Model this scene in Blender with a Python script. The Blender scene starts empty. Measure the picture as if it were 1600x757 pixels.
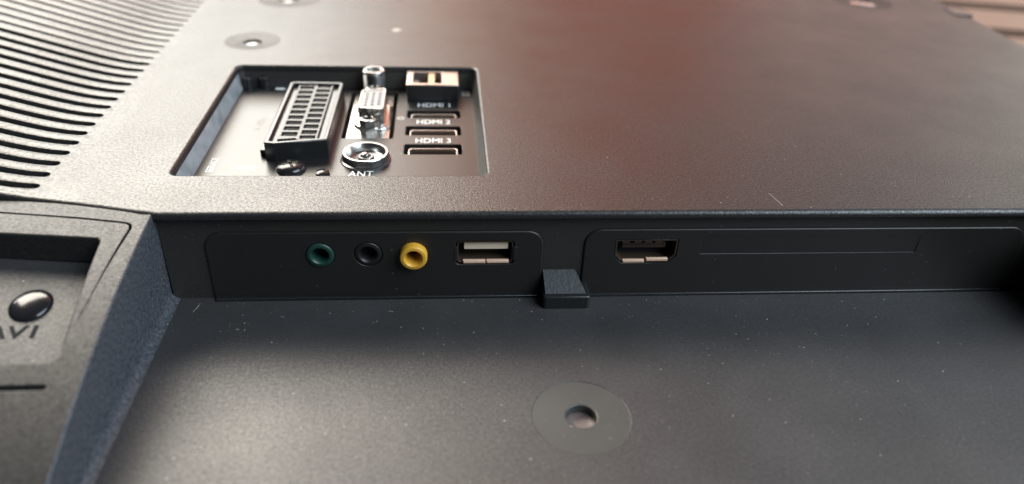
import bpy, bmesh, math, random
from mathutils import Vector, Matrix
from mathutils.geometry import delaunay_2d_cdt
random.seed(4)
S = 0.001                       # the scene is laid out in millimetres
sc = bpy.context.scene
COL = sc.collection
PI = math.pi

# ------------------------------------------------------------------ camera
cd = bpy.data.cameras.new('camera'); cam = bpy.data.objects.new('camera', cd); COL.objects.link(cam)
RX = Vector((0.99625129, -0.07630802, 0.0407487))      # camera right
UP = Vector((0.00729942, 0.54352124, 0.83936368))      # camera up
BK = Vector((-0.08619797, -0.8359197, 0.54204073))     # camera back
M = Matrix((RX, UP, BK)).transposed().to_4x4()
M.translation = Vector((-9.504, -153.760, 91.624)) * S
cam.matrix_world = M
cd.sensor_width = 36; cd.lens = 36 * 1205 / 1600
cd.clip_start = 0.005; cd.clip_end = 50
cd.dof.use_dof = True; cd.dof.focus_distance = 0.192; cd.dof.aperture_fstop = 8.5
sc.camera = cam

# ------------------------------------------------------------------ world and lamps
w = bpy.data.worlds.new('World'); sc.world = w; w.use_nodes = True
w.node_tree.nodes['Background'].inputs[0].default_value = (0.75, 0.85, 1.0, 1)
w.node_tree.nodes['Background'].inputs[1].default_value = 0.03

def area(name, az, el, dist, wd, ht, col, rad):
    """soft window-like lamp: azimuth from +y towards +x, elevation, both in degrees"""
    l = bpy.data.lights.new(name, 'AREA'); l.shape = 'RECTANGLE'; l.size = wd; l.size_y = ht
    l.color = col; l.energy = rad * PI * wd * ht
    o = bpy.data.objects.new(name, l); COL.objects.link(o)
    a, e = math.radians(az), math.radians(el)
    d = Vector((math.sin(a) * math.cos(e), math.cos(a) * math.cos(e), math.sin(e)))
    o.location = d * dist + Vector((0, 0.08, 0))
    o.rotation_euler = d.to_track_quat('Z', 'Y').to_euler()
    return o
LAMPS = [  # name, azimuth range, elevation range, colour, radiance
    ('window_lamp', -62, -7, 17.5, 30, (1.0, 0.99, 0.95), 9.0),
    ('window_upper_lamp', -62, -7, 30.5, 54, (1.0, 0.92, 0.80), 21.0),
    ('window_edge_lamp', -6, 3, 7, 50, (1.0, 0.57, 0.41), 2.5),
    ('curtain_lamp', 4, 24, 6, 24, (1.0, 0.24, 0.12), 1.05),
    ('curtain_upper_lamp', 4, 24, 25, 60, (1.0, 0.25, 0.14), 1.6),
    ('wall_lamp', 24, 42, 6, 24, (1.0, 0.64, 0.55), 1.75),
    ('far_wall_lamp', 42.5, 82, 6, 24, (1.0, 0.88, 0.76), 3.0),
    ('sky_lamp', 30, 82, 28, 56, (0.50, 0.72, 1.0), 0.5),
    ('daylight_lamp', 95, 150, 22, 60, (0.78, 0.90, 1.0), 10.0),
]
for nm, a0, a1, e0, e1, lc, lr in LAMPS:
    el = (e0 + e1) / 2; D = 1.7
    area(nm, (a0 + a1) / 2, el, D, 2 * D * math.cos(math.radians(el)) * math.tan(math.radians((a1 - a0) / 2)), 2 * D * math.tan(math.radians((e1 - e0) / 2)), lc, lr)

sc.view_settings.view_transform = 'Standard'; sc.view_settings.look = 'None'
sc.view_settings.gamma = 1; sc.view_settings.exposure = 0.0
sc.view_settings.use_curve_mapping = False

# ------------------------------------------------------------------ materials
def mat(name, base, rough=0.4, metal=0.0, grain=0.0, gscale=1700, dust=0.0, dustscale=260, rvar=0.0, film=0.0, spec=0.5, fscale=60, flo=0.2, fhi=0.75, pits=0.0):
    m = bpy.data.materials.new(name); m.use_nodes = True
    nt = m.node_tree; N = nt.nodes; L = nt.links
    b = N['Principled BSDF']
    b.inputs['Base Color'].default_value = (*base, 1); b.inputs['Roughness'].default_value = rough
    b.inputs['Metallic'].default_value = metal; b.inputs['Specular IOR Level'].default_value = spec
    tc = N.new('ShaderNodeTexCoord')
    col = None
    if film > 0:       # uneven thin film of dust
        n = N.new('ShaderNodeTexNoise'); n.inputs['Scale'].default_value = fscale; n.inputs['Detail'].default_value = 6
        L.new(tc.outputs['Object'], n.inputs['Vector'])
        r = N.new('ShaderNodeMapRange'); r.inputs[1].default_value = flo; r.inputs[2].default_value = fhi
        r.inputs[3].default_value = 0.0; r.inputs[4].default_value = film
        L.new(n.outputs['Fac'], r.inputs[0])
        x = N.new('ShaderNodeMix'); x.data_type = 'RGBA'
        x.inputs['A'].default_value = (*base, 1); x.inputs['B'].default_value = (0.42, 0.42, 0.42, 1)
        L.new(r.outputs[0], x.inputs['Factor']); col = x.outputs['Result']
    if dust > 0:       # single specks
        prev = col
        for sca, th, amt in ((dustscale * 1.25, 0.075, dust * 1.3), (dustscale * 3.0, 0.105, dust)):
            v = N.new('ShaderNodeTexVoronoi'); v.inputs['Scale'].default_value = sca
            L.new(tc.outputs['Object'], v.inputs['Vector'])
            nz = N.new('ShaderNodeTexNoise'); nz.inputs['Scale'].default_value = sca * 4
            L.new(tc.outputs['Object'], nz.inputs['Vector'])
            ad = N.new('ShaderNodeMath'); ad.operation = 'MULTIPLY_ADD'; ad.inputs[1].default_value = 0.12
            L.new(nz.outputs['Fac'], ad.inputs[0]); L.new(v.outputs['Distance'], ad.inputs[2])
            lt = N.new('ShaderNodeMath'); lt.operation = 'LESS_THAN'; lt.inputs[1].default_value = th + 0.06
            L.new(ad.outputs[0], lt.inputs[0])
            sp = N.new('ShaderNodeSeparateColor'); L.new(v.outputs['Color'], sp.inputs[0])
            gt = N.new('ShaderNodeMath'); gt.operation = 'GREATER_THAN'; gt.inputs[1].default_value = 0.62
            L.new(sp.outputs[0], gt.inputs[0])
            mu = N.new('ShaderNodeMath'); mu.operation = 'MULTIPLY'; L.new(lt.outputs[0], mu.inputs[0]); L.new(gt.outputs[0], mu.inputs[1])
            m2 = N.new('ShaderNodeMath'); m2.operation = 'MULTIPLY'; L.new(mu.outputs[0], m2.inputs[0])
            m3 = N.new('ShaderNodeMath'); m3.operation = 'MULTIPLY'; m3.inputs[1].default_value = amt
            L.new(sp.outputs[1], m3.inputs[0]); L.new(m3.outputs[0], m2.inputs[1])
            x = N.new('ShaderNodeMix'); x.data_type = 'RGBA'; x.inputs['B'].default_value = (0.6, 0.6, 0.58, 1)
            if prev: L.new(prev, x.inputs['A'])
            else: x.inputs['A'].default_value = (*base, 1)
            L.new(m2.outputs[0], x.inputs['Factor']); prev = x.outputs['Result']
        col = prev
    if col: L.new(col, b.inputs['Base Color'])
    if rvar > 0:
        n = N.new('ShaderNodeTexNoise'); n.inputs['Scale'].default_value = 35; n.inputs['Detail'].default_value = 8
        n.inputs['Roughness'].default_value = 0.65
        L.new(tc.outputs['Object'], n.inputs['Vector'])
        r = N.new('ShaderNodeMapRange'); r.inputs[1].default_value = 0.3; r.inputs[2].default_value = 0.7
        r.inputs[3].default_value = rough - rvar; r.inputs[4].default_value = rough + rvar
        L.new(n.outputs['Fac'], r.inputs[0]); L.new(r.outputs[0], b.inputs['Roughness'])
    if grain > 0:
        n = N.new('ShaderNodeTexNoise'); n.inputs['Scale'].default_value = gscale; n.inputs['Detail'].default_value = 3
        n.inputs['Roughness'].default_value = 0.6
        L.new(tc.outputs['Object'], n.inputs['Vector'])
        bp = N.new('ShaderNodeBump'); bp.inputs['Strength'].default_value = grain; bp.inputs['Distance'].default_value = 0.0002
        L.new(n.outputs['Fac'], bp.inputs['Height']); L.new(bp.outputs['Normal'], b.inputs['Normal'])
        if pits > 0:   # moulded leather grain: pits are matt, raised parts polished
            n2 = N.new('ShaderNodeTexNoise'); n2.inputs['Scale'].default_value = gscale * 0.62; n2.inputs['Detail'].default_value = 1.5
            L.new(tc.outputs['Object'], n2.inputs['Vector'])
            r2 = N.new('ShaderNodeMapRange'); r2.inputs[1].default_value = 0.30; r2.inputs[2].default_value = 0.70
            r2.inputs[3].default_value = spec * (1 - pits); r2.inputs[4].default_value = spec * (1 + pits)
            L.new(n2.outputs['Fac'], r2.inputs[0]); L.new(r2.outputs[0], b.inputs['Specular IOR Level'])
    return m

BLK = (0.016, 0.016, 0.016)
m_cover = mat('textured_black_plastic', BLK, 0.36, grain=0.42, gscale=2500, dust=0.25, dustscale=330, rvar=0.05, pits=0.45)
m_floor = mat('worn_black_plastic', (0.026, 0.026, 0.027), 0.46, grain=0.30, gscale=2200, pits=0.3, dust=0.33, dustscale=330, rvar=0.05, film=0.03)
m_shoulder = mat('matt_textured_plastic', BLK, 0.47, grain=0.42, gscale=2500, dust=0.2, dustscale=330, pits=0.45, spec=0.36)
m_wall = mat('matt_black_plastic', (0.025, 0.0235, 0.021), 0.45, grain=0.15, dust=0.12, dustscale=300)
m_panel = mat('smooth_black_plastic', (0.014, 0.0132, 0.012), 0.42, dust=0.12, dustscale=300)
m_side = mat('dusty_black_plastic', (0.026, 0.031, 0.041), 0.45, grain=0.55, gscale=1600, dust=0.7, dustscale=420, film=0.2, fscale=1300, flo=0.35, fhi=0.9)
m_recwall = mat('lit_recess_plastic', (0.16, 0.18, 0.20), 0.4, grain=0.3, gscale=600, film=0.7, fscale=220, flo=0.3, fhi=0.8)  # bluish daylight on the left wall painted into the base; patchy film over
m_gloss = mat('glossy_black_plastic', (0.014, 0.014, 0.014), 0.33, grain=0.03, gscale=900, dust=0.25, dustscale=300)
m_conn = mat('connector_black_plastic', (0.014, 0.015, 0.016), 0.27, grain=0.05)
m_ins = mat('connector_insert_plastic', (0.035, 0.035, 0.035), 0.38)
m_void = mat('dark_interior', (0.006, 0.006, 0.006), 0.7)
m_dmetal = mat('tarnished_metal', (0.16, 0.16, 0.16), 0.3, metal=0.9, grain=0.1, gscale=500)
m_chrome = mat('nickel_metal', (0.55, 0.535, 0.51), 0.24, metal=1.0, grain=0.05, gscale=500)
m_shell = mat('tinned_steel', (0.62, 0.57, 0.53), 0.30, metal=1.0, grain=0.05, gscale=700)
m_copper = mat('copper_contact', (0.62, 0.40, 0.25), 0.4, metal=0.35)
m_tongue = mat('beige_contact_tongue', (0.66, 0.53, 0.40), 0.45)
m_clip = mat('coppery_spring_steel', (0.60, 0.40, 0.29), 0.4)
m_brown = mat('aged_brown_metal', (0.055, 0.038, 0.027), 0.4, metal=0.3)
m_green = mat('green_jack_plastic', (0.009, 0.040, 0.029), 0.45)
m_jblack = mat('black_jack_plastic', (0.009, 0.009, 0.009), 0.45)
m_yellow = mat('yellow_jack_plastic', (0.62, 0.33, 0.035), 0.38)
m_print = mat('white_print', (0.85, 0.85, 0.83), 0.5)
m_ink = mat('dark_marker_ink', (0.022, 0.022, 0.026), 0.9, spec=0.15)
m_screw = mat('black_oxide_screw', (0.03, 0.03, 0.032), 0.18, metal=0.6)
m_scratch = mat('scuffed_plastic', (0.13, 0.125, 0.12), 0.6)
m_gap = mat('dark_underlay', (0.03, 0.022, 0.017), 0.8)

def wood():
    m = bpy.data.materials.new('pale_planed_wood'); m.use_nodes = True
    N = m.node_tree.nodes; L = m.node_tree.links; b = N['Principled BSDF']
    tc = N.new('ShaderNodeTexCoord'); mp = N.new('ShaderNodeMapping'); mp.inputs['Scale'].default_value = (6, 90, 40)
    n = N.new('ShaderNodeTexNoise'); n.inputs['Scale'].default_value = 1.5; n.inputs['Detail'].default_value = 6
    oi = N.new('ShaderNodeObjectInfo'); r = N.new('ShaderNodeValToRGB')
    L.new(tc.outputs['Object'], mp.inputs[0]); L.new(mp.outputs[0], n.inputs['Vector'])
    r.color_ramp.elements[0].color = (0.12, 0.072, 0.05, 1); r.color_ramp.elements[1].color = (0.20, 0.13, 0.098, 1)
    L.new(n.outputs['Fac'], r.inputs[0]); L.new(r.outputs[0], b.inputs['Base Color']); b.inputs['Roughness'].default_value = 0.5
    return m
m_wood = wood()

# ------------------------------------------------------------------ mesh helpers (all in mm)
ROOT_LOC = Vector((60, 140, -55)) * S
tv = bpy.data.objects.new('television', None); COL.objects.link(tv); tv.location = ROOT_LOC
tv.empty_display_size = 0.05
tv['label'] = 'black plastic television lying face down, its rear sockets and vent slots showing'
tv['category'] = 'television'

def link(name, me, m, parent=tv, label=None):
    o = bpy.data.objects.new(name, me); COL.objects.link(o)
    if m and not me.materials: me.materials.append(m)
    o.parent = parent
    if parent is tv: o.matrix_parent_inverse = Matrix.Translation(-ROOT_LOC)
    if label: o['label'] = label
    return o

def mk(name, verts, faces, m, parent=tv, smooth=None, label=None):
    me = bpy.data.meshes.new(name)
    me.from_pydata([Vector(v) * S for v in verts], [], faces); me.update()
    if smooth is True: me.polygons.foreach_set('use_smooth', [True] * len(me.polygons))
    elif smooth: me.polygons.foreach_set('use_smooth', smooth)
    return link(name, me, m, parent, label)

def offset(poly, e):
    """move a CCW polygon outwards by e (miter)"""
    n = len(poly); out = []
    for i in range(n):
        p0, p1, p2 = Vector(poly[i - 1]), Vector(poly[i]), Vector(poly[(i + 1) % n])
        d1 = (p1 - p0).normalized(); d2 = (p2 - p1).normalized()
        n1 = Vector((d1.y, -d1.x)); n2 = Vector((d2.y, -d2.x))
        k = n1 + n2
        if k.length < 1e-6: k = n1
        k.normalize(); c = max(0.4, k.dot(n1))
        out.append(tuple(p1 + k * (e / c)))
    return out

def rrect(x0, x1, y0, y1, r, n=5):
    if r <= 0: return [(x0, y0), (x1, y0), (x1, y1), (x0, y1)]
    p = []
    for cx, cy, a0 in ((x1 - r, y0 + r, -90), (x1 - r, y1 - r, 0), (x0 + r, y1 - r, 90), (x0 + r, y0 + r, 180)):
        for k in range(n + 1):
            a = math.radians(a0 + 90 * k / n); p.append((cx + r * math.cos(a), cy + r * math.sin(a)))
    return p

def circ(cx, cy, r, n=40): return [(cx + r * math.cos(2 * PI * k / n), cy + r * math.sin(2 * PI * k / n)) for k in range(n)]

def plate(name, outer, holes, m, parent=tv, z0=0.0, zf=None, r=0.5, depth=3.0, hr=None, hdepth=None, frame=None,
          steiner=(), smoothtest=None, nb=4, skip_outer=False, label=None, hfloor=False):
    """flat plate with rounded rims; holes get a rounded lip and walls. frame maps (a, b, height) to xyz."""
    zf = zf or (lambda a, b: 0.0)
    frame = frame or (lambda a, b, h: (a, b, h))
    hr = r if hr is None else hr; hdepth = depth if hdepth is None else hdepth
    V = []; F = []; SM = []
    loops = []
    def add_ring(poly, sign, rr, dp, cap):
        prof = [(rr * (1 - math.sin(t)), -rr * (1 - math.cos(t))) for t in [PI / 2 * k / nb for k in range(nb + 1)]] if rr > 0 else [(0, 0)]
        if dp > rr: prof.append((0, -dp))
        rings = []
        for e, d in prof:
            pl = offset(poly, sign * e) if e > 1e-9 else poly
            idx = []
            for a, b in pl:
                idx.append(len(V)); V.append(frame(a, b, z0 + zf(a, b) + d))
            rings.append((pl, idx))
        n = len(poly)
        for k in range(len(rings) - 1):
            A, B = rings[k][1], rings[k + 1][1]
            for i in range(n):
                j = (i + 1) % n
                F.append((A[i], B[i], B[j], A[j]) if sign < 0 else (A[j], B[j], B[i], A[i])); SM.append(k < nb and rr > 0)
        if cap: F.append(tuple(rings[-1][1])); SM.append(False)
        return rings[0]
    loops.append(add_ring(outer, -1, r, depth, False))
    for hi, h in enumerate(holes): loops.append(add_ring(h, 1, hr[hi] if isinstance(hr, list) else hr, hdepth, hfloor))
    co = []; edges = []; vid = []
    for pl, idx in loops:
        s = len(co); n = len(pl)
        co += [Vector(p) for p in pl]; vid += idx
        edges += [(s + i, s + (i + 1) % n) for i in range(n)]
    ns = len(co)
    co += [Vector(p) for p in steiner]
    ov, oe, of, orig, _, _ = delaunay_2d_cdt(co, edges, [], 0, 1e-6)
    remap = []
    for k, v in enumerate(ov):
        src = [q for q in orig[k] if q < ns]
        if src: remap.append(vid[src[0]])
        else:
            remap.append(len(V)); V.append(frame(v.x, v.y, z0 + zf(v.x, v.y)))
    polys = [l[0] for l in loops]
    def inside(p, poly):
        c = False; n = len(poly); j = n - 1
        for i in range(n):
            xi, yi = poly[i]; xj, yj = poly[j]
            if (yi > p[1]) != (yj > p[1]) and p[0] < (xj - xi) * (p[1] - yi) / (yj - yi) + xi: c = not c
            j = i
        return c
    for t in of:
        c = sum((ov[i] for i in t), Vector((0, 0))) / len(t)
        if not inside(c, polys[0]) or any(inside(c, h) for h in polys[1:]): continue
        F.append(tuple(remap[i] for i in t)); SM.append(bool(smoothtest and smoothtest(c)))
    return mk(name, V, F, m, parent, SM, label)

def prism(name, poly, z0, z1, m, parent=tv, r=0.3, frame=None, label=None, nb=3):
    return plate(name, poly, [], m, parent, z0=z1, r=r, depth=z1 - z0, frame=frame, nb=nb, label=label)

def lathe(name, prof, cx, cy, m, parent=tv, n=40, frame=None, smooth=True, label=None, cap=True):
    """prof: list of (radius, height)"""
    frame = frame or (lambda a, b, h: (a, b, h))
    V = []; F = []
    for rr, h in prof:
        for k in range(n):
            a = 2 * PI * k / n; V.append(frame(cx + rr * math.cos(a), cy + rr * math.sin(a), h))
    for i in range(len(prof) - 1):
        for k in range(n):
            j = (k + 1) % n
            F.append((i * n + k, i * n + j, (i + 1) * n + j, (i + 1) * n + k))
    if cap and prof[-1][0] > 1e-6: F.append(tuple(range((len(prof) - 1) * n, len(prof) * n)))
    o = mk(name, V, F, m, parent, True, label)
    try: o.data.set_sharp_from_angle(angle=math.radians(38))
    except Exception: pass
    return o

def text(name, s, x, y, z, wd, ht, m, parent, rot=0.0, frame=None, bold=0.0):
    c = bpy.data.curves.new(name, 'FONT'); c.body = s; c.align_x = 'CENTER'; c.align_y = 'CENTER'; c.extrude = 0.004; c.offset = bold
    t = bpy.data.objects.new(name + '_tmp', c); COL.objects.link(t)
    dg = bpy.context.evaluated_depsgraph_get(); dg.update()
    me = bpy.data.meshes.new_from_object(t.evaluated_get(dg))
    bpy.data.objects.remove(t); me.name = name
    xs = [v.co.x for v in me.vertices]; ys = [v.co.y for v in me.vertices]
    sx = wd / (max(xs) - min(xs)); sy = ht / (max(ys) - min(ys)); mx = (max(xs) + min(xs)) / 2; my = (max(ys) + min(ys)) / 2
    for v in me.vertices:
        a = (v.co.x - mx) * sx; b = (v.co.y - my) * sy
        a, b = a * math.cos(rot) - b * math.sin(rot), a * math.sin(rot) + b * math.cos(rot)
        h = 0.03 if v.co.z > 0 else 0.0
        p = (x + a, y + b, z + h) if frame is None else frame(x + a, y + b, z + h)
        v.co = Vector(p) * S
    me.materials.clear()
    return link(name, me, m, parent)

wallf = lambda off: (lambda a, b, h: (a, off - h, b))     # a = x, b = z, height towards the viewer (-y)

# ------------------------------------------------------------------ setting: plank floor under the set
fl = bpy.data.objects.new('floor', None)
me = bpy.data.meshes.new('floor')
FZ = -55
me.from_pydata([Vector(v) * S for v in [(-1600, -900, FZ - 12), (1900, -900, FZ - 12), (1900, 1900, FZ - 12), (-1600, 1900, FZ - 12)]], [], [(0, 1, 2, 3)])
floor = bpy.data.objects.new('floor', me); COL.objects.link(floor); me.materials.append(m_gap)
floor['kind'] = 'structure'; floor['label'] = 'pale wooden slatted floor under the television'
ANG = math.radians(-13)
pm = None
PW, GAP = 66.0, 15.0
dv = Vector((math.cos(ANG), math.sin(ANG))); nv = Vector((-dv.y, dv.x))
base = Vector((360, 322)).dot(nv)            # a joint between two planks passes here
for k in range(-14, 17):
    if pm is None:
        q = rrect(-1300, 1500, -(PW - GAP) / 2, (PW - GAP) / 2, 0)
        V = []
        bm = bmesh.new()
        bmesh.ops.create_cube(bm, size=1)
        for v in bm.verts: v.co = Vector((v.co.x * 2.8, v.co.y * (PW - GAP) * S, v.co.z * 12 * S))
        bmesh.ops.bevel(bm, geom=[e for e in bm.edges], offset=0.0025, segments=2, affect='EDGES')
        pm = bpy.data.meshes.new('plank'); bm.to_mesh(pm); bm.free(); pm.materials.append(m_wood)
    o = bpy.data.objects.new('plank', pm); COL.objects.link(o); o.parent = floor
    c = base + PW * (k + 0.5)
    o.location = Vector((nv.x * c + dv.x * 250, nv.y * c + dv.y * 250, FZ - 6)) * S
    o.rotation_euler = (0, 0, ANG)

# ------------------------------------------------------------------ rear cover with vent slots
def zc(x, y):
    return 0.30 * 4 * math.log1p(math.exp(min(40, (-110 - x) / 4))) if x < -80 else 0.0
XS = -106.0                              # slots are open to the left of here; their round ends reach x = -104
SY = [12.6 + 5.83 * k for k in range(34)]
HW = [1.08 if k < 15 else 0.62 for k in range(34)]      # half widths of the slots: open ones, then blind grooves
REC = rrect(-76.4, 1.0, 18.9, 95.0, 2.0, 5)

def edge_y(x):                            # front edge of the cover: straight, then curving away to the left
    if x >= -74: return 0.0
    t = (-74 - x)
    return 9.6 * (1 - math.exp(-(t / 26.0) ** 1.25))
outer = []
xs = [-255, -235] + [-225 + 6 * k for k in range(25)] + [-74]
xs = [x for x in xs if x <= -74]
for x in xs: outer.append((x, edge_y(x)))
outer += [(142, 0), (216, 0), (219, 3), (219, 330), (216, 333), (-255, 333)]
# the cover keeps the slot ends; the bars between the slots are built one by one below
vent_hole = []
XL = -232.0
yb0 = SY[0] - 2.9; yb1 = SY[-1] + 2.9
xs_v = [XL] + [-225 + 6 * k for k in range(20) if -225 + 6 * k < XS]
vent_hole += [(x, yb0) for x in xs_v] + [(XS, yb0)]
for y, SLW in zip(SY, HW):
    vent_hole.append((XS, y - SLW))
    for k in range(9):
        a = -PI / 2 + PI * k / 8; vent_hole.append((-105.2 + SLW * math.cos(a), y + SLW * math.sin(a)))
    vent_hole.append((XS, y + SLW))
vent_hole += [(XS, yb1)] + [(x, yb1) for x in reversed(xs_v)]
DISH = [(-76.7, 119.3, 9.5), (-72.6, 172.5, 12.5), (180, 186, 13)]
dish_holes = [circ(x, y, r, 40) for x, y, r in DISH]
st = [(x, y) for x in range(-250, -236, 6) for y in range(15, 330, 12)]
st += [(x, y) for x in range(-250, -80, 6) for y in (9.3,) if edge_y(x) < 6] + [(x, y) for x in range(-250, -100, 6) for y in range(216, 330, 14)]
st += [(x, y) for x in (-102, -98, -94, -90, -86, -80) for y in range(14, 212, 6)]
cover = plate('rear_cover', outer, [REC, vent_hole] + dish_holes, m_cover, zf=zc, r=1.3, depth=1.6, hr=[0.9, 0.3] + [0.02] * len(DISH), hdepth=2.2, steiner=st,
              smoothtest=lambda c: c.x < -95, nb=4)
cover['label'] = 'textured black rear cover, glossy where the window light falls'

# vent bars
def bar(y0, y1, ra=0.3, rb=0.3):
    V = []; F = []
    X = [XL - 0.3] + [-225 + 4 * k for k in range(30) if -225 + 4 * k < XS] + [XS + 0.3]
    prof = [(y0, -2.2), (y0, -ra), (y0 + ra * 0.3, -ra * 0.3), (y0 + ra, 0), (y1 - rb, 0), (y1 - rb * 0.3, -rb * 0.3), (y1, -rb), (y1, -2.2)]
    for x in X:
        for y, d in prof: V.append((x, y, zc(x, y) + d))
    n = len(prof)
    for i in range(len(X) - 1):
        for k in range(n - 1): F.append((i * n + k, (i + 1) * n + k, (i + 1) * n + k + 1, i * n + k + 1))
    return V, F
bounds = [yb0 - 0.3] + [v for y, h in zip(SY, HW) for v in (y - h, y + h)] + [yb1 + 0.3]
for k in range(0, len(bounds), 2):
    V, F = bar(bounds[k], bounds[k + 1], 0.01 if k == 0 else 0.3, 0.01 if k == len(bounds) - 2 else 0.3)
    o = mk('vent_slat', V, F, m_cover, cover, True)
    o.data.set_sharp_from_angle(angle=math.radians(30))
# what lies under the slots: open and dark at the front, blind shallow grooves further back
def sheet(name, y0, y1, dz, m):
    V = []; F = []
    X = [-238 + 4 * k for k in range(34)] + [-101.5]
    for x in X: V += [(x, y0, zc(x, y0) + dz), (x, y1, zc(x, y1) + dz)]
    for i in range(len(X) - 1): F.append((2 * i, 2 * i + 2, 2 * i + 3, 2 * i + 1))
    return mk(name, V, F, m, cover, True)
YSPLIT = (SY[14] + SY[15]) / 2
sheet('vent_backing', 6, YSPLIT, -2.15, mat('hazed_backing', (0.05, 0.055, 0.052), 0.6))  # grey-green lifted above black to paint lens haze over the slots
sheet('groove_floor', YSPLIT, 216, -0.45, m_cover)

# shallow screw dishes on the cover
for i, (x, y, r) in enumerate(DISH):
    rh = (3.0, 3.4, 6.0)[i]
    d = lathe('screw_dish', [(r + 0.05, -0.02), (r * 0.85, -0.10), (r * 0.62, -0.28), (rh + 0.6, -0.42), (rh + 0.15, -0.5), (rh, -0.7), (rh, -5)], x, y, m_shoulder, cover, 48, cap=False)
    lathe('screw', [(rh - 0.02, -5), (rh - 0.1, -1.3), (rh - 0.9, -0.9), (0.001, -0.8)], x, y, m_chrome if i == 2 else m_dmetal, d, 24)
lathe('pale_pip', [(1.9, -0.1), (1.7, 0.03), (0.001, 0.05)], -27, 134, mat('pale_pip_plastic', (0.36, 0.33, 0.29), 0.6), cover, 24)  # small flat pip, paler than the cover around it
# a pale nick
mk('scratch', [(71.0, 9.0, 0.04), (71.2, 9.1, 0.04), (72.5, 3.0, 0.04), (72.2, 2.8, 0.04)], [(0, 3, 2, 1)], m_scratch, cover)

# sides of the cabinet below the cover edge, with the screen bezel resting on the floor
side = [(219, 3), (219, 330), (216, 333), (-255, 333), (-255, 10)]
V = []; F = []
path = [(219, -150)] + side + [(-255, -150)]
for x, y in path: V += [(x, y, -2.5 + zc(x, y) * (1 if x < -100 else 0)), (x, y, -44)]
for i in range(len(path) - 1): F.append((2 * i, 2 * i + 2, 2 * i + 3, 2 * i + 1))
mk('side_skirt', V, F, m_wall)
plate('front_bezel', rrect(-262, 226, -160, 340, 6), [], m_wall, z0=-44, r=1.5, depth=10.9)
prism('edge_clip', rrect(214, 221.0, 166, 178, 0.8), -4.5, 0.6, m_conn, label='small clip on the edge of the cover')

# ------------------------------------------------------------------ connector recess
RF = -7.0
HD = [(44.3, 50.9), (57.0, 63.4), (69.6, 75.3)]
holes = [rrect(-21.1, -4.5, a, b, 0.5, 2) for a, b in HD]
VG = rrect(-39.6, -24.6, 54.6, 90.0, 0.6, 2)
rec = plate('connector_recess', rrect(-78.5, 3.0, 17.8, 97, 1), holes + [VG], m_gloss, z0=RF, r=0, depth=0.5, hr=0.12, hdepth=3.5, nb=2)
rec['label'] = 'glossy recessed socket plate with white lettering'
# recess walls with slight draft
V = []; F = []
top = offset(REC, 0.0); bot = offset(REC, -1.1)
n = len(top)
for a, b in top: V.append((a, b, -2.1))
for a, b in bot: V.append((a, b, RF - 0.05))
for i in range(n):
    j = (i + 1) % n; F.append((i, i + n, j + n, j))
def submesh(name, fs, m):
    ids = sorted({q for f in fs for q in f}); mp = {q: k for k, q in enumerate(ids)}
    return mk(name, [V[q] for q in ids], [tuple(mp[q] for q in f) for f in fs], m, rec)
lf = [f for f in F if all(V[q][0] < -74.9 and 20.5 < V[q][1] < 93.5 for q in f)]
submesh('recess_wall', [f for f in F if f not in lf], m_wall)
submesh('lit_recess_wall', lf, m_recwall)  # left wall only, with daylight put into its colour
for x, y, r in ((-73.6, 92.4, 1.5), (-68.5, 93.4, 1.6)): lathe('corner_peg', [(r, RF), (r, -3.6), (r * 0.8, -3.3), (0.001, -3.3)], x, y, m_conn, rec, 20)
# lettering
for s, y in (('HDMI 1', 79.6), ('HDMI 2', 66.6), ('HDMI 3', 53.3)): text('lettering', s, -12.8, y, RF + 0.01, 10.2, 2.9, m_print, rec)
text('lettering', 'ANT', -32.0, 32.5, RF + 0.01, 6.6, 3.1, m_print, rec)
text('lettering', 'SCART', -64.6, 64.5, RF + 0.01, 9.0, 1.9, mat('faded_print', (0.16, 0.16, 0.155), 0.4), rec, rot=PI / 2)
text('lettering', 'SERVICE', -72.0, 37.6, RF + 0.01, 8.2, 1.8, m_print, rec, rot=PI / 2)
mk('printed_arrow', [(x, y, RF + 0.03) for x, y in [(-65.2, 35.2), (-62.2, 35.2), (-62.2, 34.5), (-59.9, 35.9), (-62.2, 37.3), (-62.2, 36.6), (-65.2, 36.6)]], [(0, 1, 2, 3, 4, 5, 6)], m_print, rec)
mk('printed_mark', [(x, y, RF + 0.03) for x, y in [(-64.8, 91.5), (-61.8, 91.5), (-61.8, 93), (-64.8, 93)]], [(0, 1, 2, 3)], m_print, rec)
m_faint = mat('worn_print', (0.30, 0.30, 0.29), 0.4)
plate('printed_icon', circ(-23.0, 69.2, 1.25, 20), [circ(-23.0, 69.2, 0.55, 12)], m_faint, rec, z0=RF + 0.03, r=0, depth=0.02)
plate('printed_icon', rrect(-3.6, -1.2, 87.6, 91.0, 0.2, 2), [rrect(-3.0, -1.8, 88.8, 90.2, 0, 2)], m_faint, rec, z0=RF + 0.03, r=0, depth=0.02)

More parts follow.
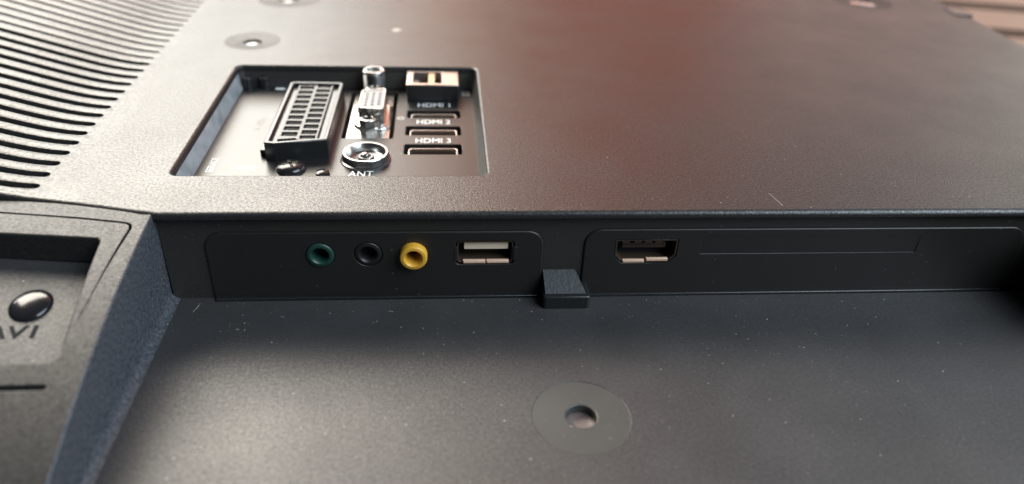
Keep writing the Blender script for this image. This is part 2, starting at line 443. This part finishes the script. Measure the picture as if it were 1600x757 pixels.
# --- SCART
so = [(-58.2, 40.2), (-55.5, 39.4), (-41.6, 42.2), (-41.4, 43.2), (-41.4, 83.2), (-42.2, 84.4), (-57.0, 84.6), (-58.2, 83.6)]
si = offset(so, -1.15)
scart = plate('scart_socket', so, [si], m_conn, z0=-1.4, r=0.35, depth=6.0, hr=0.2, hdepth=1.3, hfloor=True, label='long black scart socket with two rows of contact slots')
pit = offset(so, -2.55)
slots_s = []
for k in range(10):
    y = 46.6 + 3.81 * k
    slots_s.append(rrect(-54.6, -50.3, y - 1.35, y + 1.35, 0))
    slots_s.append(rrect(-49.3, -45.2, y + 1.3 - 1.35, y + 1.3 + 1.35, 0))
slots_s.append(rrect(-49.4, -45.2, 43.6, 45.8, 0))
ins = plate('contact_block', [(-55.3, 43.2), (-50.6, 44.0), (-49.9, 42.9), (-44.5, 43.3), (-44.5, 82.8), (-55.3, 82.8)], slots_s, m_ins, scart, z0=-1.9, r=0.15, depth=1.0, hr=0.1, hdepth=0.9, nb=2)
V = [(-55, 43.8, -2.5), (-44.5, 43.8, -2.5), (-44.5, 82.5, -2.5), (-55, 82.5, -2.5)]
mk('contact_floor', V, [(0, 1, 2, 3)], m_void, scart)
for s in slots_s:
    cx = (s[0][0] + s[1][0]) / 2; cy = (s[0][1] + s[2][1]) / 2
    mk('contact', [(cx - 1.7, cy - 0.55, -2.49), (cx + 1.7, cy - 0.55, -2.49), (cx + 1.4, cy + 0.35, -2.0), (cx - 1.4, cy + 0.35, -2.0)], [(0, 1, 2, 3)], m_dmetal, scart)
plate('base_flange', [(-60.2, 43), (-58.3, 42.4), (-58.3, 80), (-60.2, 79)], [], m_conn, scart, z0=-5.0, r=0.4, depth=2.0)
# --- fixing screws
def cross_screw(x, y, r, z, name='screw', h=1.9):
    o = lathe(name, [(r, z), (r * 0.99, z + 0.35 * h), (r * 0.88, z + 0.68 * h), (r * 0.66, z + 0.9 * h), (r * 0.35, z + h), (0.001, z + h)], x, y, m_screw, tv, 32)
    for a in (0.4, 0.4 + PI / 2):
        c, s = math.cos(a), math.sin(a)
        q = [(-r * .5, -r * .11), (r * .5, -r * .11), (r * .5, r * .11), (-r * .5, r * .11)]
        mk('cross_slot', [(x + u * c - v * s, y + u * s + v * c, z + h + 0.02) for u, v in q], [(0, 1, 2, 3)], m_void, o)
    return o
cross_screw(-50.8, 35.2, 4.0, RF)
lathe('screw', [(1.9, RF), (1.8, RF + .8), (1.2, RF + 1.1), (0.001, RF + 1.2)], -42.0, 32.2, m_screw, tv, 24)

# --- VGA
vga = plate('vga_socket', rrect(-38.6, -25.8, 55.6, 89.4, 0.5, 3), [], m_chrome, z0=RF - 0.5, r=0.25, depth=0.8, nb=2, label='silver vga socket with two hexagonal posts')
dsh = [(-35.2, 64.6), (-34.2, 63.3), (-28.6, 62.2), (-27.6, 63.2), (-27.6, 77.8), (-28.6, 78.9), (-34.2, 77.7), (-35.2, 76.6)]
shell = plate('d_shell', dsh, [offset(dsh, -0.55)], m_chrome, vga, z0=-1.0, r=0.18, depth=6.6, hr=0.12, hdepth=1.0)
pins = [circ(-33.2 + 1.95 * c, 66.0 + 2.2 * k + 0.35 * c, 0.66, 10) for c in range(3) for k in range(5)]
plate('pin_block', offset(dsh, -0.5), pins, mat('grey_pin_block', (0.30, 0.29, 0.28), 0.35), vga, z0=-1.35, r=0, depth=0.8, hr=0, hdepth=0.8)
mk('pin_floor', [(-35, 63, -2.1), (-28, 63, -2.1), (-28, 78, -2.1), (-35, 78, -2.1)], [(0, 1, 2, 3)], m_void, vga)
fl_ = offset(dsh, 1.6)
plate('shell_collar', fl_, [], m_chrome, vga, z0=RF + 0.5, r=0.8, depth=1.2)
for y in (60.4, 84.2):
    hx = [(-32 + 2.7 * math.cos(PI / 3 * k + .3), y + 2.7 * math.sin(PI / 3 * k + .3)) for k in range(6)]
    p = plate('hex_post', hx, [circ(-32, y, 1.35, 20)], m_chrome, vga, z0=-3.0, r=0.3, depth=5, hr=0.25, hdepth=3, nb=3)
    mk('post_floor', [(-33.3, y - 1.3, -5.8), (-30.7, y - 1.3, -5.8), (-30.7, y + 1.3, -5.8), (-33.3, y + 1.3, -5.8)], [(0, 1, 2, 3)], m_void, vga)
# dark well under the socket cutouts
mk('cutout_floor', [(-41, 40, RF - 3.4), (-2, 40, RF - 3.4), (-2, 92, RF - 3.4), (-41, 92, RF - 3.4)], [(0, 1, 2, 3)], m_void, rec)

# --- satellite connector
prof = [(3.5, RF)]
for k in range(9): prof += [(3.5, RF + 0.7 * k + 0.2), (3.15, RF + 0.7 * k + 0.5)]
prof += [(3.3, -0.5)]
sat = lathe('satellite_socket', prof, -32.4, 91.0, m_dmetal, tv, 36, label='threaded round metal socket behind the vga socket')
lathe('rim', [(3.3, -0.6), (3.5, -0.3), (3.5, 0.2), (3.2, 0.5), (2.6, 0.5), (2.4, 0.3), (2.3, -1.2), (0.6, -1.3), (0.5, -1.6), (0.001, -1.6)], -32.4, 91.0, m_chrome, sat, 36)

# --- antenna
AX, AY = -31.3, 41.0
ant = lathe('antenna_socket', [(7.0, RF), (6.9, RF + .4), (6.45, RF + .6), (6.35, -5.0), (6.25, -4.7)], AX, AY, m_dmetal, tv, 56, cap=False, label='round metal antenna socket')
lathe('rim', [(6.27, -4.8), (6.1, -4.5), (5.6, -4.5), (5.4, -4.8), (4.8, -6.6)], AX, AY, m_chrome, ant, 56, cap=False)
lathe('bowl', [(4.85, -6.5), (4.2, -6.8), (2.3, -6.9), (2.2, -6.0), (2.0, -5.8), (1.5, -5.8), (1.4, -6.3), (0.001, -6.3)], AX, AY, m_dmetal, ant, 40)
lathe('centre_pin', [(1.0, -6.4), (1.0, -5.2), (0.7, -4.9), (0.001, -4.8)], AX, AY, m_chrome, ant, 20)

# --- network socket
rjp = rrect(-21.6, -4.9, 82.4, 95.0, 0.3, 2)
rj = plate('network_socket', rjp, [rrect(-19.6, -10.3, 83.8, 93.6, 0.2, 2)], m_shell, z0=-1.2, r=0.2, depth=6.0, hr=0.1, hdepth=3.2, nb=2, label='tinned metal network socket')
mk('socket_floor', [(-20, 83.5, -4.2), (-10, 83.5, -4.2), (-10, 94, -4.2), (-20, 94, -4.2)], [(0, 1, 2, 3)], m_void, rj)
prism('contact_strip', rrect(-14.6, -12.6, 84.1, 93.4, 0.1, 2), -4, -1.6, m_copper, rj, r=0.1)
prism('latch_guide', rrect(-19.4, -17.6, 83.9, 88, 0.1, 2), -4, -1.9, m_conn, rj, r=0.1)
prism('front_face', [(-21.5, 82.2), (-5.0, 82.2), (-5.0, 82.42), (-21.5, 82.42)], RF, -1.6, m_conn, rj, r=0.0)

# --- three HDMI sockets in the plate
for a, b in HD:
    sh = rrect(-19.9, -5.7, a + 0.15, b - 1.6, 1.0, 4)
    h = plate('hdmi_socket', sh, [offset(sh, -0.45)], m_shell, z0=RF - 0.5, r=0.15, depth=2.8, hr=0.12, hdepth=2.2, nb=2)
    prism('tongue', rrect(-18.2, -7.4, a + 1.3, a + 2.6, 0.2, 2), RF - 3.3, RF - 1.3, m_brown, h, r=0.1)

# ------------------------------------------------------------------ step wall with its two insets
INL = rrect(-65.4, 14.2, -32, -6.2, 4.0, 6)
INR = rrect(24.4, 137.7, -32, -5.9, 4.0, 6)
wall = plate('step_wall', [(-75.2, -36), (150, -36), (150, -0.3), (-75.2, -0.3)], [INL, INR], m_wall, z0=0, r=0, depth=0.5, hr=0.3, hdepth=2.4, frame=wallf(2.0))
PY = 1.5
FLZ = -25.0
HC = [(34.0, -15.6), (45.6, -15.6), (47.7, -13.4), (47.7, -8.6), (31.9, -8.6), (31.9, -13.4)]
jacks = [(-39.2, -12.4), (-27.9, -12.3), (-17.1, -12.4)]
USBH = rrect(-7.0, 7.2, -15.5, -8.7, 0.9, 3)
lp = plate('port_panel', offset(INL, 0.15), [circ(x, z, 3.4, 32) for x, z in jacks] + [USBH], m_panel, z0=0, r=0.45, depth=2.5, hr=0.2, hdepth=4, frame=wallf(PY))
CI = rrect(53.4, 109.8, -13.0, -7.9, 0.4, 2)
rp = plate('port_panel', offset(INR, 0.15), [HC, CI], m_panel, z0=0, r=0.45, depth=2.5, hr=0.12, hdepth=3, frame=wallf(PY))
mk('card_slot_flap', [(53.2, PY + 0.04, -7.7), (110, PY + 0.04, -7.7), (110, PY + 0.2, -13.2), (53.2, PY + 0.2, -13.2)], [(0, 3, 2, 1)], m_panel, rp)
# jacks: collars standing a little proud of the panel
for (x, z), m, nm, pr in zip(jacks, (m_green, m_jblack, m_yellow), ('green', 'black', 'yellow'), (0.4, 0.05, 2.0)):
    j = lathe('audio_jack', [(3.3, -3.5), (3.3, pr - 0.4), (3.15, pr - 0.1), (2.95, pr), (2.3, pr), (2.05, pr - 0.25), (1.85, pr - 0.9), (1.8, -4)], x, z, m, tv, 40, frame=wallf(PY), label=nm + ' plastic jack socket')
    lathe('jack_bore', [(1.81, -3.0), (0.001, -3.0)], x, z, m_void, j, 20, frame=wallf(PY))
# USB
ub = rrect(-6.75, 6.95, -15.2, -8.9, 0.8, 3)
for p, x0, x1 in ((lp, -65.2, 14.0), (rp, 26.6, 137.4)):
    prism('bottom_lip', rrect(x0, x1, 0.7, 1.6, 0.1, 2), FLZ - 0.5, FLZ + 0.45, m_conn, p, r=0.2)
usb = plate('usb_socket', ub, [offset(ub, -0.4)], m_brown, z0=-0.3, r=0.12, depth=4, hr=0.1, hdepth=4.2, frame=wallf(PY), hfloor=False)
mk('socket_back', [(-7, PY + 4.4, -15.5), (7.2, PY + 4.4, -15.5), (7.2, PY + 4.4, -8.6), (-7, PY + 4.4, -8.6)], [(0, 1, 2, 3)], m_void, usb)
prism('tongue', rrect(-5.0, 5.7, -11.75, -9.75, 0.15, 2), -4.2, -1.1, m_tongue, usb, r=0.12, frame=wallf(PY))
for x0, x1 in ((-5.3, 0.2), (0.45, 5.9)): prism('spring_clip', rrect(x0, x1, -15.25, -14.35, 0.1, 2), -0.7, 0.1, m_clip, usb, r=0.25, frame=wallf(PY))
for x0 in (-7.6, 6.9): prism('shell_ear', rrect(x0, x0 + 0.9, -14.4, -10.4, 0.2, 2), -0.5, 0.06, m_conn, usb, r=0.1, frame=wallf(PY))
# side HDMI
hc2 = offset(HC, -0.15)
sh = plate('hdmi_socket', hc2, [offset(hc2, -0.4)], m_brown, z0=-0.15, r=0.12, depth=4, hr=0.1, hdepth=4.2, frame=wallf(PY))
mk('socket_back', [(31, PY + 4.3, -16), (48.5, PY + 4.3, -16), (48.5, PY + 4.3, -8), (31, PY + 4.3, -8)], [(0, 1, 2, 3)], m_void, sh)
prism('tongue', rrect(34.2, 45.2, -12.3, -10.6, 0.15, 2), -4.2, -2.0, m_brown, sh, r=0.12, frame=wallf(PY))
prism('spring_clip', rrect(34.2, 39.7, -15.45, -14.6, 0.1, 2), -0.6, 0.1, m_clip, sh, r=0.22, frame=wallf(PY))
prism('spring_clip', rrect(40.1, 45.6, -15.05, -14.2, 0.1, 2), -0.6, 0.1, m_clip, sh, r=0.22, frame=wallf(PY))
for x in (33.6, 36.6, 39.2, 41.8): prism('spring_finger', rrect(x, x + 1.9, -9.9, -9.1, 0.1, 2), -3, -0.4, m_brown, sh, r=0.15, frame=wallf(PY))

# ------------------------------------------------------------------ lower panel
FLZ = -25.0
BX, BY = 18.4, -40.5
low = plate('lower_panel', [(-76.0, -150), (170, -150), (170, 0.6), (24.4, 0.6), (24.4, 3.0), (14.2, 3.0), (14.2, 0.6), (-65.4, 0.6), (-65.4, 3.0), (-76.0, 3.0)], [circ(BX, BY, 10.2, 64)], m_floor, z0=FLZ, r=0.35, depth=4, hr=0.22, hdepth=1.0)
disc = plate('screw_dish', circ(BX, BY, 10.5, 64), [circ(BX, BY, 3.2, 40)], mat('smooth_worn_plastic', (0.028, 0.030, 0.028), 0.475, grain=0.2, gscale=2200, dust=0.3, dustscale=330, film=0.05), z0=FLZ - 0.12, r=0, depth=0.6, hr=0.35, hdepth=7, parent=low)
lathe('threaded_insert', [(3.19, FLZ - 2.2), (2.4, FLZ - 2.2), (2.2, FLZ - 2.35), (1.0, FLZ - 2.35), (0.001, FLZ - 2.4)], BX, BY, mat('rusty_insert', (0.075, 0.042, 0.036), 0.5, film=0.2, fscale=500), disc, 32)
# small tab at the foot of the pillar between the insets
tab = plate('locating_tab', rrect(14.3, 26.0, -4.4, 2.5, 0.8, 4), [], m_conn, z0=-21.4, r=0.5, depth=3.7)
V = [(14.5, -0.05, -17.4), (23.4, -0.05, -17.4), (14.7, -3.9, -21.3), (25.0, -3.9, -21.3), (14.5, 0.5, -21.5), (23.4, 0.5, -21.5)]
mk('ramp', [(14.6, 2.0, -17.6), (22.6, 2.0, -17.6), (25.0, -3.2, -21.3), (14.9, -3.2, -21.3), (14.6, 2.0, -21.4), (22.6, 2.0, -21.4)],
   [(0, 3, 2, 1), (0, 4, 3), (1, 2, 5), (3, 4, 5, 2)], mat('rough_moulded_plastic', (0.013, 0.016, 0.018), 0.55, grain=0.6, gscale=1200), tab)

# ------------------------------------------------------------------ left shoulder, sloping towards the viewer
K = 0.215
zb = lambda x, y: (0.09 * y - 0.0020 * y * y if -70 < y < 0 else (0.0 if y >= 0 else -16.1 + 0.37 * (y + 70))) - 0.5
XW = -75.2
V = []; F = []
ys = [-150 + 4 * k for k in range(37)] + [-2, 0, 4, 12]
def prof_at(y):
    zt = zb(0, y); p = []
    for k in range(5):
        a = PI / 2 * k / 4; p.append((XW - 0.4 + 0.4 * math.sin(a), y, zt - 0.4 + 0.4 * math.cos(a)))
    for k in range(7):
        a = PI / 2 * k / 6; p.append((XW + 1.5 - 2.0 * math.cos(a), y, FLZ + 2.02 - 2.0 * math.sin(a)))
    return p
for y in ys: V += prof_at(y)
n = 12
for i in range(len(ys) - 1):
    for k in range(n - 1): F.append((i * n + k, (i + 1) * n + k, (i + 1) * n + k + 1, i * n + k + 1))
mk('recess_side_wall', V, F, m_side, smooth=True, label='dusty bluish side wall of the lower recess')
# block top with pocket
def subdiv(poly, L=4.0):
    out = []
    for i, p in enumerate(poly):
        q = poly[(i + 1) % len(poly)]; d = math.dist(p, q); n = max(1, int(d / L))
        out += [(p[0] + (q[0] - p[0]) * k / n, p[1] + (q[1] - p[1]) * k / n) for k in range(n)]
    return out
POCK = [(-135, -41.0), (-82.2, -40.3), (-81.2, -39.4), (-83.4, -8.6), (-84.2, -7.7), (-110, -5.4), (-135, -4.6)]
POCK = subdiv(POCK)
GP = [(-150, 5.4), (-130, 4.2), (-108, 1.9), (-90, -0.6), (-79.8, -2.4), (-78.7, -3.1), (-78.3, -4.4), (-79.2, -15), (-80.3, -31)]
GP = [(p[0] + (q[0] - p[0]) * k / 6, p[1] + (q[1] - p[1]) * k / 6) for p, q in zip(GP, GP[1:]) for k in range(6)] + [GP[-1]]
ga, gb = [], []
for k, p in enumerate(GP):
    q0, q1 = Vector(GP[max(0, k - 1)]), Vector(GP[min(len(GP) - 1, k + 1)])
    d = (q1 - q0).normalized(); nn = Vector((-d.y, d.x)); h = 0.30 if p[1] > -8 else max(0.06, 0.30 * (p[1] + 31) / 23)
    ga.append((p[0] + nn.x * h, p[1] + nn.y * h)); gb.append((p[0] - nn.x * h, p[1] - nn.y * h))
GROOVE = gb + ga[::-1]
if sum(a[0] * b[1] - b[0] * a[1] for a, b in zip(GROOVE, GROOVE[1:] + GROOVE[:1])) < 0: GROOVE.reverse()
blk = plate('shoulder', subdiv([(-255, -150), (XW - 0.4, -150), (XW - 0.4, 0), (XW - 0.4, 14), (-255, 14), (-255, 0)]), [POCK, rrect(-100, -81.3, -46.2, -45.3, 0.4, 3), GROOVE], m_shoulder, zf=zb, r=0, depth=0.4, hr=[0.5, 0.3, 0.06], hdepth=6.4, steiner=[(-252 + 6 * k, yy) for k in range(29) for yy in [0] + [-3 * q for q in range(1, 49)]], label='sloping shoulder of the cover with a screw pocket')
# pocket floor
pz = lambda x, y: K * y - 6.6
V = [(x, y, pz(x, y)) for x, y in [(-137, -43), (-79, -43), (-79, -3), (-137, -3)]]
mk('pocket_floor', V, [(0, 1, 2, 3)], m_floor, blk)
# dome screw in the pocket
slf = lambda a, b, h: (a, b - 0.2 * h, pz(a, b) + h)
scx, scy = -95.6, -19.0
lathe('pocket_screw', [(4.3, 0), (4.2, 0.3), (3.8, 0.65), (2.9, 1.0), (1.6, 1.25), (0.001, 1.3)], scx, scy, mat('polished_black_screw', (0.012, 0.012, 0.014), 0.16, spec=0.4, rvar=0.05), tv, 36, frame=slf, label='polished black dome screw in the pocket')
text('marker_writing', 'AV1', -97.0, -25.9, 0.05, 9.8, 3.2, m_ink, blk, rot=0.02, frame=slf, bold=0.025)

# ------------------------------------------------------------------ right shoulder (just past the frame)
plate('shoulder', [(144, -150), (219, -150), (219, 2), (144, 2)], [], m_cover, zf=zb, r=1.0, depth=30)

# ------------------------------------------------------------------ lint: short bent fibres lying on the lower panel and against the wall foot
V = []; F = []
def fibre(x, y, z, L, a, bend, wd, vert=False):
    n = 6; px, py = x, y; pts = []
    for k in range(n + 1):
        pts.append((px, py)); px += L / n * math.cos(a); py += L / n * math.sin(a); a += bend / n
    s0 = len(V)
    for k, (u, v) in enumerate(pts):
        q = 0.5 * wd * (1 - 0.5 * abs(2 * k / n - 1))
        h = z + 0.03 + 0.12 * math.sin(k * PI / n)
        V.append((u, v - q, h)); V.append((u, v + q, h + 0.03))
    for k in range(n): F.append((s0 + 2 * k, s0 + 2 * k + 2, s0 + 2 * k + 3, s0 + 2 * k + 1))
for k in range(24):
    d = abs(random.gauss(0, 22))
    fibre(random.uniform(-66, 138), 0.2 - min(d, 75), FLZ, random.uniform(0.3, 1.1), random.uniform(0, PI), random.uniform(-1.6, 1.6), random.uniform(0.06, 0.13))
fibre(-69.5, -3.6, FLZ, 3.4, 1.1, 0.5, 0.28)
lint = mk('lint', V, F, mat('pale_lint', (0.34, 0.33, 0.32), 0.8), low)
lint['kind'] = 'stuff'
